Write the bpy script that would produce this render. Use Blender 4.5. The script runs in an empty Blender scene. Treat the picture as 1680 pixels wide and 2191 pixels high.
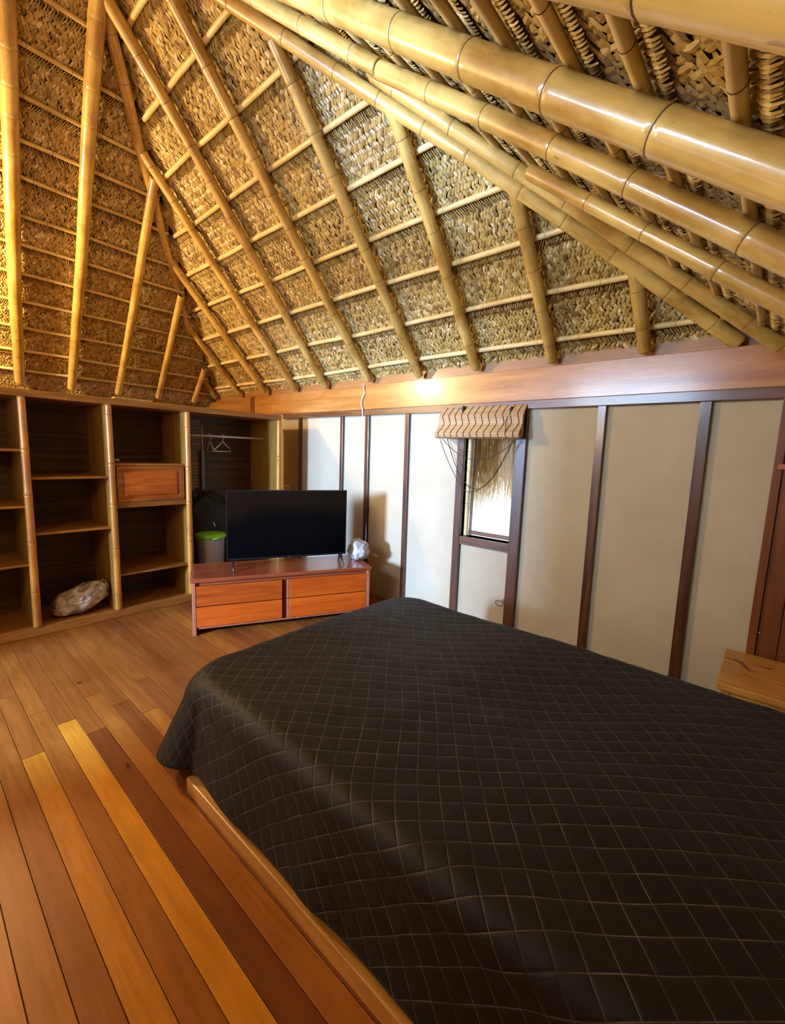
import bpy, math, random
from mathutils import Vector, Matrix
random.seed(7)
S = bpy.context.scene
C = S.collection
PI = math.pi

# ------------------------------------------------------------------ camera
cam_d = bpy.data.cameras.new('camera')
cam = bpy.data.objects.new('camera', cam_d); C.objects.link(cam)
cr = Vector((0.75133, 0.65902, 0.03462)); cu = Vector((-0.11389, 0.07781, 0.99044)); cf = Vector((-0.65003, 0.74809, -0.13351))
mw = Matrix.Identity(4)
for i in range(3):
    mw[i][0] = cr[i]; mw[i][1] = cu[i]; mw[i][2] = -cf[i]
mw.translation = (4.17769, -3.2678, 1.5)
cam.matrix_world = mw
cam_d.sensor_fit = 'HORIZONTAL'; cam_d.sensor_width = 36.0
cam_d.lens = 932.3 * 36.0 / 1680.0
cam_d.clip_start = 0.02
S.camera = cam

# ------------------------------------------------------------------ light
W = bpy.data.worlds.new('world'); S.world = W; W.use_nodes = True
bg = W.node_tree.nodes['Background']
bg.inputs[0].default_value = (0.78, 0.90, 1.0, 1); bg.inputs[1].default_value = 2.3
S.view_settings.view_transform = 'Standard'; S.view_settings.look = 'None'
S.view_settings.gamma = 1.0; S.view_settings.use_curve_mapping = False
S.view_settings.exposure = 0.0

def area(name, loc, target, sx, sy, col, power, spread=180):
    d = bpy.data.lights.new(name, 'AREA'); d.shape = 'RECTANGLE'; d.size = sx; d.size_y = sy
    d.color = col; d.energy = power; d.spread = math.radians(spread)
    o = bpy.data.objects.new(name, d); C.objects.link(o); o.location = loc
    o.rotation_euler = (Vector(target) - Vector(loc)).to_track_quat('-Z', 'Y').to_euler()
    return o
def bulb(name, loc, col, power, rad=0.08):
    d = bpy.data.lights.new(name, 'POINT'); d.color = col; d.energy = power; d.shadow_soft_size = rad
    o = bpy.data.objects.new(name, d); C.objects.link(o); o.location = loc
    return o
area('daylight_door', (0.95, -7.0, 1.7), (1.2, 0, 1.0), 0.7, 0.7, (0.36, 0.56, 1.0), 1650)
area('daylight_gable', (2.3, -4.60, 2.50), (3.2, 0, 2.0), 1.7, 0.30, (0.52, 0.74, 1.0), 34, 100)
bulb('shelf_lamp_light', (-0.95, -3.60, 2.80), (1.0, 0.76, 0.40), 420, 0.13)
bulb('warm_fill_light', (1.9, -4.1, 1.95), (1.0, 0.70, 0.28), 52, 0.12)  # unseen warm fill, added to brighten the shelf fronts and near floor

# ------------------------------------------------------------------ helpers
def newmat(name):
    m = bpy.data.materials.new(name); m.use_nodes = True
    nt = m.node_tree; b = nt.nodes['Principled BSDF']
    return m, nt, b
def N(nt, t, **kw):
    n = nt.nodes.new(t)
    for k, v in kw.items():
        if k in n.inputs.keys() if isinstance(k, str) else False: n.inputs[k].default_value = v
        else: setattr(n, k, v)
    return n
def ramp(nt, fac, stops):
    r = nt.nodes.new('ShaderNodeValToRGB'); e = r.color_ramp.elements
    e[0].position = stops[0][0]; e[0].color = (*stops[0][1], 1)
    e[1].position = stops[-1][0]; e[1].color = (*stops[-1][1], 1)
    for p, c in stops[1:-1]:
        x = e.new(p); x.color = (*c, 1)
    nt.links.new(fac, r.inputs[0]); return r
def mix(nt, fac, a, b, mode='MIX'):
    m = nt.nodes.new('ShaderNodeMix'); m.data_type = 'RGBA'; m.blend_type = mode
    L = nt.links.new
    for s, v in ((0, fac), (6, a), (7, b)):
        if hasattr(v, 'links') or isinstance(v, bpy.types.NodeSocket): L(v, m.inputs[s])
        elif s == 0: m.inputs[0].default_value = v
        else: m.inputs[s].default_value = (*v, 1)
    return m.outputs[2]
def mapping(nt, scale, kind='Object'):
    tc = nt.nodes.new('ShaderNodeTexCoord'); mp = nt.nodes.new('ShaderNodeMapping')
    mp.inputs['Scale'].default_value = scale
    nt.links.new(tc.outputs[kind], mp.inputs[0]); return mp.outputs[0]
def noise(nt, vec, scale, detail=4, rough=0.55, dist=0.0):
    n = nt.nodes.new('ShaderNodeTexNoise'); n.inputs['Scale'].default_value = scale
    n.inputs['Detail'].default_value = detail; n.inputs['Roughness'].default_value = rough
    n.inputs['Distortion'].default_value = dist
    if vec is not None: nt.links.new(vec, n.inputs['Vector'])
    return n.outputs['Fac']
def bump(nt, b, h, strength=0.2, dist=0.01):
    n = nt.nodes.new('ShaderNodeBump'); n.inputs['Strength'].default_value = strength
    n.inputs['Distance'].default_value = dist
    nt.links.new(h, n.inputs['Height']); nt.links.new(n.outputs[0], b.inputs['Normal'])
def plain(name, col, rough=0.6, metal=0.0, coat=0.0, nscale=12, var=0.12):
    m, nt, b = newmat(name)
    f = noise(nt, mapping(nt, (1, 1, 1)), nscale)
    d = tuple(max(0, c * (1 - var)) for c in col); l = tuple(c * (1 + var) for c in col)
    r = ramp(nt, f, [(0.3, d), (0.7, l)])
    nt.links.new(r.outputs[0], b.inputs['Base Color'])
    b.inputs['Roughness'].default_value = rough; b.inputs['Metallic'].default_value = metal
    b.inputs['Coat Weight'].default_value = coat
    return m
def wood(name, dark, light, axis='x', rough=0.4, coat=0.2, k=1.0, knots=0.0, rnd=0.15):
    m, nt, b = newmat(name)
    sc = {'x': (1.2, 14, 14), 'y': (14, 1.2, 14), 'z': (14, 14, 1.2)}[axis]
    v = mapping(nt, tuple(s * k for s in sc))
    f1 = noise(nt, v, 1.6, 6, 0.6, 0.6)
    v2 = mapping(nt, tuple(s * k * 5 for s in sc))
    f2 = noise(nt, v2, 2.0, 3, 0.6)
    mid = tuple((a + c) / 2 for a, c in zip(dark, light))
    r = ramp(nt, f1, [(0.30, dark), (0.5, mid), (0.68, light)])
    r2 = ramp(nt, f2, [(0.35, (0.78, 0.78, 0.78)), (0.65, (1, 1, 1))])
    col = mix(nt, 0.8, r.outputs[0], r2.outputs[0], 'MULTIPLY')
    oi = nt.nodes.new('ShaderNodeObjectInfo')
    r3 = ramp(nt, oi.outputs['Random'], [(0, (1 - rnd,) * 3), (1, (1 + rnd * .3, 1 + rnd * .3, 1 + rnd * .3))])
    col = mix(nt, 1.0, col, r3.outputs[0], 'MULTIPLY')
    nt.links.new(col, b.inputs['Base Color'])
    b.inputs['Roughness'].default_value = rough; b.inputs['Coat Weight'].default_value = coat
    b.inputs['Coat Roughness'].default_value = 0.18
    bump(nt, b, f2, 0.12, 0.004)
    return m
def bamboo(name, dark, light, rough=0.34, coat=0.55):
    m, nt, b = newmat(name)
    oi = nt.nodes.new('ShaderNodeObjectInfo')
    tc = nt.nodes.new('ShaderNodeTexCoord')
    add = nt.nodes.new('ShaderNodeVectorMath'); add.operation = 'ADD'
    cmb = nt.nodes.new('ShaderNodeCombineXYZ')
    mul = nt.nodes.new('ShaderNodeMath'); mul.operation = 'MULTIPLY'; mul.inputs[1].default_value = 37.0
    nt.links.new(oi.outputs['Random'], mul.inputs[0]); nt.links.new(mul.outputs[0], cmb.inputs[2])
    nt.links.new(tc.outputs['Object'], add.inputs[0]); nt.links.new(cmb.outputs[0], add.inputs[1])
    mp = nt.nodes.new('ShaderNodeMapping'); mp.inputs['Scale'].default_value = (45, 45, 1.6)
    nt.links.new(add.outputs[0], mp.inputs[0])
    f1 = noise(nt, mp.outputs[0], 1.0, 4, 0.5)
    mp2 = nt.nodes.new('ShaderNodeMapping'); mp2.inputs['Scale'].default_value = (5, 5, 2.2)
    nt.links.new(add.outputs[0], mp2.inputs[0])
    f2 = noise(nt, mp2.outputs[0], 1.3, 4, 0.6)
    mp3 = nt.nodes.new('ShaderNodeMapping'); mp3.inputs['Scale'].default_value = (60, 60, 18)
    nt.links.new(add.outputs[0], mp3.inputs[0])
    f3 = noise(nt, mp3.outputs[0], 1.0, 2, 0.5)
    a = ramp(nt, f2, [(0.36, dark), (0.60, light)])
    s = ramp(nt, f1, [(0.3, (0.80, 0.76, 0.70)), (0.65, (1, 1, 1))])
    c = mix(nt, 0.7, a.outputs[0], s.outputs[0], 'MULTIPLY')
    sp = ramp(nt, f3, [(0.235, (0.35, 0.25, 0.15)), (0.29, (1, 1, 1))])
    c = mix(nt, 0.6, c, sp.outputs[0], 'MULTIPLY')
    r3 = ramp(nt, oi.outputs['Random'], [(0, (0.86, 0.83, 0.78)), (1, (1.05, 1.04, 1.02))])
    c = mix(nt, 1.0, c, r3.outputs[0], 'MULTIPLY')
    nt.links.new(c, b.inputs['Base Color'])
    b.inputs['Roughness'].default_value = rough; b.inputs['Coat Weight'].default_value = coat
    b.inputs['Coat Roughness'].default_value = 0.12
    bump(nt, b, f1, 0.08, 0.002)
    return m

MAT = {}
MAT['bamboo'] = bamboo('bamboo', (0.42, 0.235, 0.045), (0.72, 0.50, 0.145))
MAT['batten'] = bamboo('bamboo_batten', (0.62, 0.44, 0.15), (0.86, 0.68, 0.31), 0.5, 0.15)
MAT['upright'] = bamboo('bamboo_upright', (0.38, 0.13, 0.010), (0.60, 0.25, 0.025), 0.34, 0.3)
MAT['node'] = plain('bamboo_node', (0.12, 0.055, 0.015), 0.6)
MAT['cut'] = plain('bamboo_cut', (0.30, 0.19, 0.07), 0.8)
MAT['shelf'] = wood('shelf_wood', (0.22, 0.070, 0.008), (0.46, 0.18, 0.025), 'y', 0.42, 0.15)
MAT['shelf_x'] = wood('shelf_partition', (0.20, 0.085, 0.009), (0.36, 0.175, 0.022), 'z', 0.5, 0.1)
MAT['doorw'] = wood('cupboard_door_wood', (0.34, 0.060, 0.006), (0.66, 0.17, 0.015), 'y', 0.35, 0.35)
MAT['beam'] = wood('beam_wood', (0.32, 0.12, 0.022), (0.52, 0.24, 0.055), 'x', 0.30, 0.45, 0.6)
MAT['board'] = wood('fascia_wood', (0.33, 0.14, 0.035), (0.46, 0.22, 0.07), 'x', 0.45, 0.2, 0.6)
MAT['stud'] = wood('dark_stud_wood', (0.045, 0.014, 0.004), (0.14, 0.05, 0.015), 'z', 0.35, 0.45)
MAT['strip'] = wood('dark_strip_wood', (0.07, 0.025, 0.008), (0.20, 0.085, 0.03), 'x', 0.35, 0.45)
MAT['plank_d'] = wood('dark_plank_wood', (0.11, 0.024, 0.003), (0.22, 0.06, 0.008), 'z', 0.4, 0.3)
MAT['rail'] = wood('bed_rail_wood', (0.38, 0.16, 0.03), (0.62, 0.31, 0.07), 'x', 0.4, 0.3)
MAT['dresser'] = wood('dresser_wood', (0.50, 0.064, 0.005), (0.72, 0.13, 0.009), 'x', 0.33, 0.4, 0.5)
MAT['drstreak'] = wood('dresser_streaked_wood', (0.20, 0.022, 0.003), (0.66, 0.12, 0.009), 'x', 0.33, 0.4, 0.35)
MAT['drtop'] = wood('dresser_top_wood', (0.24, 0.045, 0.015), (0.36, 0.085, 0.03), 'x', 0.2, 0.7, 0.6)
MAT['drframe'] = wood('dresser_frame_wood', (0.36, 0.10, 0.04), (0.50, 0.17, 0.08), 'z', 0.35, 0.4)
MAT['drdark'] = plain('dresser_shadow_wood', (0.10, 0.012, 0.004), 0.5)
MAT['black'] = plain('black_plastic', (0.006, 0.006, 0.007), 0.35)
MAT['screen'] = plain('tv_screen', (0.0015, 0.0015, 0.002), 0.12)
MAT['silver'] = plain('grey_metal', (0.45, 0.45, 0.47), 0.3, 0.8)
MAT['white'] = plain('white_plastic', (0.75, 0.73, 0.70), 0.4)
MAT['bin'] = plain('grey_bin_plastic', (0.58, 0.62, 0.70), 0.3, 0.2, 0.4)
MAT['lime'] = plain('lime_lid_plastic', (0.20, 0.55, 0.03), 0.4)
MAT['bag'] = plain('black_bag_fabric', (0.010, 0.010, 0.012), 0.7, nscale=30, var=0.4)
MAT['hook'] = plain('dark_hook_iron', (0.015, 0.01, 0.008), 0.6)
MAT['cord'] = plain('dark_cord', (0.03, 0.02, 0.012), 0.8)

def plaster():
    m, nt, b = newmat('wall_plaster')
    v = mapping(nt, (1, 1, 1))
    f = noise(nt, v, 1.8, 5, 0.6); f2 = noise(nt, v, 30, 3, 0.6)
    r = ramp(nt, f, [(0.3, (0.39, 0.318, 0.195)), (0.7, (0.455, 0.38, 0.245))])
    sp = ramp(nt, noise(nt, v, 55, 2, 0.5), [(0.22, (0.5, 0.5, 0.48)), (0.27, (1, 1, 1))])
    c = mix(nt, 0.5, r.outputs[0], sp.outputs[0], 'MULTIPLY')
    nt.links.new(c, b.inputs['Base Color']); b.inputs['Roughness'].default_value = 0.75
    bump(nt, b, f2, 0.06, 0.004); return m
MAT['plaster'] = plaster()

def floor_mat():
    m, nt, b = newmat('floor_planks')
    at = nt.nodes.new('ShaderNodeAttribute'); at.attribute_name = 'plank'
    L = nt.links.new
    v = mapping(nt, (1.0, 16, 1)); sep = nt.nodes.new('ShaderNodeVectorMath'); sep.operation = 'ADD'
    cmb = nt.nodes.new('ShaderNodeCombineXYZ'); mu = nt.nodes.new('ShaderNodeMath'); mu.operation = 'MULTIPLY'; mu.inputs[1].default_value = 31
    L(at.outputs['Fac'], mu.inputs[0]); L(mu.outputs[0], cmb.inputs[0]); L(v, sep.inputs[0]); L(cmb.outputs[0], sep.inputs[1])
    f1 = noise(nt, sep.outputs[0], 1.8, 6, 0.62, 0.8)
    base = ramp(nt, at.outputs['Fac'], [(0.0, (0.11, 0.026, 0.004)), (0.35, (0.22, 0.066, 0.012)), (0.7, (0.39, 0.142, 0.014)), (1.0, (0.54, 0.220, 0.016))])
    g = ramp(nt, f1, [(0.3, (0.66, 0.60, 0.52)), (0.62, (1.05, 1.05, 1.05))])
    c = mix(nt, 0.75, base.outputs[0], g.outputs[0], 'MULTIPLY')
    v2 = mapping(nt, (1.4, 2.2, 1)); f2 = noise(nt, v2, 1.1, 6, 0.65, 0.4)
    g2 = ramp(nt, f2, [(0.36, (0.72, 0.66, 0.60)), (0.6, (1, 1, 1))])
    c = mix(nt, 0.6, c, g2.outputs[0], 'MULTIPLY')
    # sparse small dark spots across the planks
    kn = ramp(nt, noise(nt, mapping(nt, (5, 9, 1)), 2.2, 2, 0.4), [(0.20, (0.25, 0.12, 0.06)), (0.245, (1, 1, 1))])
    c = mix(nt, 0.8, c, kn.outputs[0], 'MULTIPLY')
    L(c, b.inputs['Base Color'])
    rr = ramp(nt, f2, [(0.3, (0.30,) * 3), (0.7, (0.46,) * 3)]); L(rr.outputs[0], b.inputs['Roughness'])
    b.inputs['Coat Weight'].default_value = 0.04; b.inputs['Coat Roughness'].default_value = 0.3; b.inputs['Specular IOR Level'].default_value = 0.22
    bump(nt, b, f1, 0.06, 0.003); return m
MAT['floor'] = floor_mat()

def palm(name, dark, mid, light):
    m, nt, b = newmat(name)
    g = nt.nodes.new('ShaderNodeNewGeometry')
    r = ramp(nt, g.outputs['Random Per Island'], [(0.0, dark), (0.35, mid), (0.8, mid), (1.0, light)])
    f = noise(nt, mapping(nt, (1, 1, 1)), 2.2, 4, 0.6)
    r2 = ramp(nt, f, [(0.3, (0.62, 0.56, 0.50)), (0.62, (1, 1, 1))])
    c = mix(nt, 0.8, r.outputs[0], r2.outputs[0], 'MULTIPLY')
    f3 = noise(nt, mapping(nt, (1, 1, 1)), 90, 3, 0.6)
    r3 = ramp(nt, f3, [(0.3, (0.75, 0.72, 0.68)), (0.6, (1, 1, 1))])
    c = mix(nt, 0.7, c, r3.outputs[0], 'MULTIPLY')
    nt.links.new(c, b.inputs['Base Color']); b.inputs['Roughness'].default_value = 0.42
    b.inputs['Specular IOR Level'].default_value = 0.45
    return m
MAT['palm'] = palm('woven_palm', (0.20, 0.115, 0.030), (0.54, 0.38, 0.112), (0.84, 0.70, 0.36))
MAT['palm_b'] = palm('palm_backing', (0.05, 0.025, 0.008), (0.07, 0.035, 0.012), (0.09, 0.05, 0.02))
MAT['fringe'] = palm('dry_thatch', (0.50, 0.34, 0.18), (0.72, 0.55, 0.34), (0.88, 0.74, 0.52))

def fringe_tr():
    m = MAT['fringe']; nt = m.node_tree; b = nt.nodes['Principled BSDF']
    t = nt.nodes.new('ShaderNodeBsdfTranslucent'); t.inputs[0].default_value = (1.0, .93, .78, 1)
    mx = nt.nodes.new('ShaderNodeMixShader'); mx.inputs[0].default_value = .8
    out = [n for n in nt.nodes if n.type == 'OUTPUT_MATERIAL'][0]
    nt.links.new(b.outputs[0], mx.inputs[1]); nt.links.new(t.outputs[0], mx.inputs[2]); nt.links.new(mx.outputs[0], out.inputs[0])
fringe_tr()
def quilt_mat():
    m, nt, b = newmat('black_quilt')
    L = nt.links.new
    uv = nt.nodes.new('ShaderNodeUVMap'); uv.uv_map = 'cloth'
    outs = []
    def dist(dx, dy):
        d = nt.nodes.new('ShaderNodeVectorMath'); d.operation = 'DOT_PRODUCT'; d.inputs[1].default_value = (dx, dy, 0)
        L(uv.outputs[0], d.inputs[0])
        s = nt.nodes.new('ShaderNodeMath'); s.operation = 'DIVIDE'; s.inputs[1].default_value = 0.066; L(d.outputs['Value'], s.inputs[0])
        fr = nt.nodes.new('ShaderNodeMath'); fr.operation = 'FRACT'; L(s.outputs[0], fr.inputs[0])
        su = nt.nodes.new('ShaderNodeMath'); su.operation = 'SUBTRACT'; su.inputs[1].default_value = 0.5; L(fr.outputs[0], su.inputs[0])
        ab = nt.nodes.new('ShaderNodeMath'); ab.operation = 'ABSOLUTE'; L(su.outputs[0], ab.inputs[0])
        return ab.outputs[0]     # 0.5 on the seam
    a = dist(0.63, -0.777); c = dist(0.777, 0.63)
    mx = nt.nodes.new('ShaderNodeMath'); mx.operation = 'MAXIMUM'; L(a, mx.inputs[0]); L(c, mx.inputs[1])
    line = ramp(nt, mx.outputs[0], [(0.478, (0, 0, 0)), (0.488, (1, 1, 1))])
    mpn = nt.nodes.new('ShaderNodeMapping'); mpn.inputs['Scale'].default_value = (9, 9, 9); L(uv.outputs[0], mpn.inputs[0])
    f = noise(nt, mpn.outputs[0], 1.0, 3, 0.6)
    fade = ramp(nt, f, [(0.36, (0.15,) * 3), (0.66, (1, 1, 1))])
    lf = mix(nt, 1.0, line.outputs[0], fade.outputs[0], 'MULTIPLY')
    col = mix(nt, lf, (0.0065, 0.0048, 0.0038), (0.11, 0.09, 0.07))
    L(col, b.inputs['Base Color']); b.inputs['Roughness'].default_value = 0.62
    b.inputs['Specular IOR Level'].default_value = 0.22
    b.inputs['Sheen Weight'].default_value = 0.05; b.inputs['Sheen Roughness'].default_value = 0.5
    b.inputs['Sheen Tint'].default_value = (0.5, 0.5, 0.55, 1)
    puff = ramp(nt, mx.outputs[0], [(0.15, (1, 1, 1)), (0.40, (0.7, 0.7, 0.7)), (0.5, (0, 0, 0))])
    hh = mix(nt, 0.15, puff.outputs[0], noise(nt, mpn.outputs[0], 6.0, 3, 0.6))
    bump(nt, b, hh, 0.30, 0.008)
    return m
MAT['quilt'] = quilt_mat()

def slat_mat(name, c1, c2, threads=False, pitch=0.008):
    m, nt, b = newmat(name); L = nt.links.new
    tc = nt.nodes.new('ShaderNodeTexCoord'); sp = nt.nodes.new('ShaderNodeSeparateXYZ'); L(tc.outputs['Object'], sp.inputs[0])
    def fr(out, p):
        s = nt.nodes.new('ShaderNodeMath'); s.operation = 'DIVIDE'; s.inputs[1].default_value = p; L(out, s.inputs[0])
        q = nt.nodes.new('ShaderNodeMath'); q.operation = 'FRACT'; L(s.outputs[0], q.inputs[0]); return q.outputs[0], s.outputs[0]
    z, zr = fr(sp.outputs[2], pitch)
    fl = nt.nodes.new('ShaderNodeMath'); fl.operation = 'FLOOR'; L(zr, fl.inputs[0])
    wn = nt.nodes.new('ShaderNodeTexWhiteNoise'); wn.noise_dimensions = '1D'; L(fl.outputs[0], wn.inputs['W'])
    base = mix(nt, wn.outputs['Value'], c1, c2)
    gap = ramp(nt, z, [(0.0, (0.25,) * 3), (0.18, (1,) * 3), (0.85, (1,) * 3), (1.0, (0.25,) * 3)])
    c = mix(nt, 0.85, base, gap.outputs[0], 'MULTIPLY')
    f = noise(nt, mapping(nt, (3, 3, 90)), 1.0, 4); r = ramp(nt, f, [(0.3, (0.6,) * 3), (0.65, (1,) * 3)])
    c = mix(nt, 0.6, c, r.outputs[0], 'MULTIPLY')
    L(c, b.inputs['Base Color']); b.inputs['Roughness'].default_value = 0.5
    bump(nt, b, gap.outputs[0], 0.5, 0.003); return m
MAT['backslat'] = slat_mat('split_bamboo_backing', (0.055, 0.020, 0.004), (0.11, 0.045, 0.009), pitch=0.022)
MAT['blind'] = slat_mat('bamboo_blind_slats', (0.46, 0.25, 0.09), (0.64, 0.39, 0.17), pitch=0.007)
MAT['mauve'] = slat_mat('blind_behind_rail', (0.13, 0.065, 0.035), (0.26, 0.14, 0.08), pitch=0.035)

class M:
    def __init__(s): s.v = []; s.f = []; s.mi = []
    def add(s, vs, fs, mi=0):
        n = len(s.v); s.v += [tuple(v) for v in vs]
        for f in fs: s.f.append(tuple(i + n for i in f)); s.mi.append(mi)
        return s
    def box(s, x0, x1, y0, y1, z0, z1, mi=0):
        v = [(x, y, z) for x in (x0, x1) for y in (y0, y1) for z in (z0, z1)]
        return s.add(v, [(0, 1, 3, 2), (4, 6, 7, 5), (0, 4, 5, 1), (2, 3, 7, 6), (0, 2, 6, 4), (1, 5, 7, 3)], mi)
    def prism_x(s, prof, x0, x1, mi=0):     # prof: (y,z) loop
        n = len(prof)
        v = [(x0, y, z) for y, z in prof] + [(x1, y, z) for y, z in prof]
        f = [(i, (i + 1) % n, (i + 1) % n + n, i + n) for i in range(n)] + [tuple(range(n))[::-1], tuple(range(n, 2 * n))]
        return s.add(v, f, mi)
    def tube(s, pts, r, seg=8, mi=0):
        pts = [Vector(p) for p in pts]; n = len(pts); vs = []; fs = []
        ref = Vector((0, 0, 1)) if abs((pts[-1] - pts[0]).normalized().z) < 0.9 else Vector((1, 0, 0))
        for i, p in enumerate(pts):
            t = (pts[min(i + 1, n - 1)] - pts[max(i - 1, 0)]).normalized()
            a = t.cross(ref)
            if a.length < 1e-4: a = t.cross(Vector((0, 1, 0)))
            a.normalize(); b = t.cross(a); rr = r[i] if isinstance(r, (list, tuple)) else r
            for k in range(seg):
                an = 2 * PI * k / seg; vs.append(p + (a * math.cos(an) + b * math.sin(an)) * rr)
        for i in range(n - 1):
            for k in range(seg):
                k2 = (k + 1) % seg; fs.append((i * seg + k, i * seg + k2, (i + 1) * seg + k2, (i + 1) * seg + k))
        fs.append(tuple(range(seg))[::-1]); fs.append(tuple(range((n - 1) * seg, n * seg)))
        return s.add(vs, fs, mi)
    def lathe(s, prof, cx=0, cy=0, seg=24, mi=0):
        vs = []; fs = []; n = len(prof)
        for r, z in prof:
            for k in range(seg):
                a = 2 * PI * k / seg; vs.append((cx + r * math.cos(a), cy + r * math.sin(a), z))
        for i in range(n - 1):
            for k in range(seg):
                k2 = (k + 1) % seg; fs.append((i * seg + k, i * seg + k2, (i + 1) * seg + k2, (i + 1) * seg + k))
        fs.append(tuple(range(seg))[::-1]); fs.append(tuple(range((n - 1) * seg, n * seg)))
        return s.add(vs, fs, mi)
    def build(s, name, mats, parent=None, smooth=False, bevel=0.0, world=True):
        if not isinstance(mats, (list, tuple)): mats = [mats]
        me = bpy.data.meshes.new(name)
        off = Vector(parent.location) if (parent is not None and world) else Vector((0, 0, 0))
        me.from_pydata([tuple(Vector(v) - off) for v in s.v], [], s.f)
        for m in mats: me.materials.append(MAT[m] if isinstance(m, str) else m)
        me.polygons.foreach_set('material_index', s.mi)
        if smooth: me.polygons.foreach_set('use_smooth', [True] * len(s.f))
        me.update()
        o = bpy.data.objects.new(name, me); C.objects.link(o)
        if parent is not None: o.parent = parent
        if bevel:
            b = o.modifiers.new('bevel', 'BEVEL'); b.width = bevel; b.segments = 2; b.limit_method = 'ANGLE'
        return o
def tag(o, label, cat, group=None, kind=None):
    o['label'] = label; o['category'] = cat
    if group: o['group'] = group
    if kind: o['kind'] = kind
    return o
def thing(name, label, cat, loc=(0, 0, 0), rz=0.0, group=None):
    o = bpy.data.objects.new(name, None); C.objects.link(o); o.location = loc; o.rotation_euler = (0, 0, rz)
    o.empty_display_size = 0.1
    return tag(o, label, cat, group)
def struct(o, label=None):
    o['kind'] = 'structure'
    if label: o['label'] = label
    return o

def pole(name, path, r0, r1, mat='bamboo', parent=None, spacing=0.3, seed=0, seg=24, ring=0.45, cap_round=False):
    """a bamboo pole along a polyline, Z of the object along its chord; nodes are ridged rings with a dark groove"""
    rnd = random.Random(seed)
    path = [Vector(p) for p in path]
    L = sum((path[i + 1] - path[i]).length for i in range(len(path) - 1))
    chord = (path[-1] - path[0]).normalized()
    q = chord.to_track_quat('Z', 'Y'); inv = q.inverted(); org = path[0]
    acc = [0]
    for i in range(len(path) - 1): acc.append(acc[-1] + (path[i + 1] - path[i]).length)
    def at(s):
        s = max(0, min(L, s))
        for i in range(len(path) - 1):
            if s <= acc[i + 1] + 1e-9:
                t = (s - acc[i]) / (acc[i + 1] - acc[i]); return path[i].lerp(path[i + 1], t)
        return path[-1]
    def sm(s):   # smoothed bend
        h = 0.12 if len(path) > 2 else 0.0
        return (at(s - h) + at(s) * 2 + at(s + h)) / 4 if h and h < s < L - h else at(s)
    nodes = []; s = spacing * rnd.uniform(0.3, 0.9)
    while s < L - 0.03:
        nodes.append(s); s += spacing * rnd.uniform(0.85, 1.15)
    st = [(0.0, .90, 0), (0.006, .98, 0), (0.014, 1.0, 0)]
    prev = 0.0
    for nd in nodes:
        for k in (1, 2):
            st.append((prev + (nd - 0.03 - prev) * k / 3 + 0.0, 1 - 0.03 * (1 if k else 0) * 0.5, 0))
        st += [(nd - 0.022, 0.995, 0), (nd - 0.007, 1.0 + 0.05 * ring, 0), (nd - 0.0012, 0.988, 1), (nd + 0.0016, 1.0 + 0.045 * ring, 0), (nd + 0.02, 0.99, 0)]
        prev = nd + 0.02
    if L - prev > 0.05: st.append((prev + (L - prev) * 0.5, 0.99, 0))
    st += [(L - .014, 1.0, 0), (L - .006, .98, 0), (L, .90, 0)]; st.sort(key=lambda a: a[0])
    px, py = rnd.uniform(0, 6), rnd.uniform(0, 6); amp = 0.12 * r0
    mesh = M(); vs = []; fs = []; mis = []
    for (sv, k, _) in st:
        c = inv @ (sm(sv) - org); rr = (r0 + (r1 - r0) * sv / L) * k
        c += Vector((math.sin(sv * 2.1 + px), math.sin(sv * 1.7 + py), 0)) * amp
        for j in range(seg):
            a = 2 * PI * j / seg; vs.append((c.x + rr * math.cos(a), c.y + rr * math.sin(a), c.z))
    n = len(st)
    for i in range(n - 1):
        mi = 1 if st[i][2] or (i + 1 < n and st[i + 1][2]) and False else 0
        for j in range(seg):
            j2 = (j + 1) % seg; fs.append((i * seg + j, i * seg + j2, (i + 1) * seg + j2, (i + 1) * seg + j)); mis.append(mi)
    # end caps with a sunk hollow
    for end, base in ((0, 0), (1, (n - 1) * seg)):
        cz = vs[base][2]; cx = sum(vs[base + j][0] for j in range(seg)) / seg; cy = sum(vs[base + j][1] for j in range(seg)) / seg
        rr = (r0, r1)[end]; b1 = len(vs); dz = 0.03 if end == 0 else -0.03
        for j in range(seg):
            a = 2 * PI * j / seg; vs.append((cx + rr * .72 * math.cos(a), cy + rr * .72 * math.sin(a), cz))
        b2 = len(vs)
        for j in range(seg):
            a = 2 * PI * j / seg; vs.append((cx + rr * .7 * math.cos(a), cy + rr * .7 * math.sin(a), cz + dz))
        for j in range(seg):
            j2 = (j + 1) % seg
            q1 = (base + j, base + j2, b1 + j2, b1 + j); q2 = (b1 + j, b1 + j2, b2 + j2, b2 + j)
            if end == 0: q1 = q1[::-1]; q2 = q2[::-1]
            fs += [q1, q2]; mis += [2, 2]
        fs.append(tuple(range(b2, b2 + seg)) if end else tuple(range(b2, b2 + seg))[::-1]); mis.append(2)
    mesh.v = vs; mesh.f = fs; mesh.mi = mis
    o = mesh.build(name, [mat, 'node', 'cut'], parent, True, world=False)
    o.rotation_mode = 'QUATERNION'; o.rotation_quaternion = q
    o.location = org - (Vector(parent.location) if parent is not None else Vector((0, 0, 0)))
    return o

ORD = ['lowest', 'second', 'third', 'fourth', 'fifth', 'sixth', 'seventh', 'eighth', 'ninth', 'tenth', 'eleventh', 'twelfth', 'thirteenth', 'fourteenth', 'fifteenth', 'sixteenth', 'seventeenth', 'eighteenth', 'nineteenth', 'twentieth']

# ------------------------------------------------------------------ room shell
XL, XR, YF = -2.45, 4.5, -4.4
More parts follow.
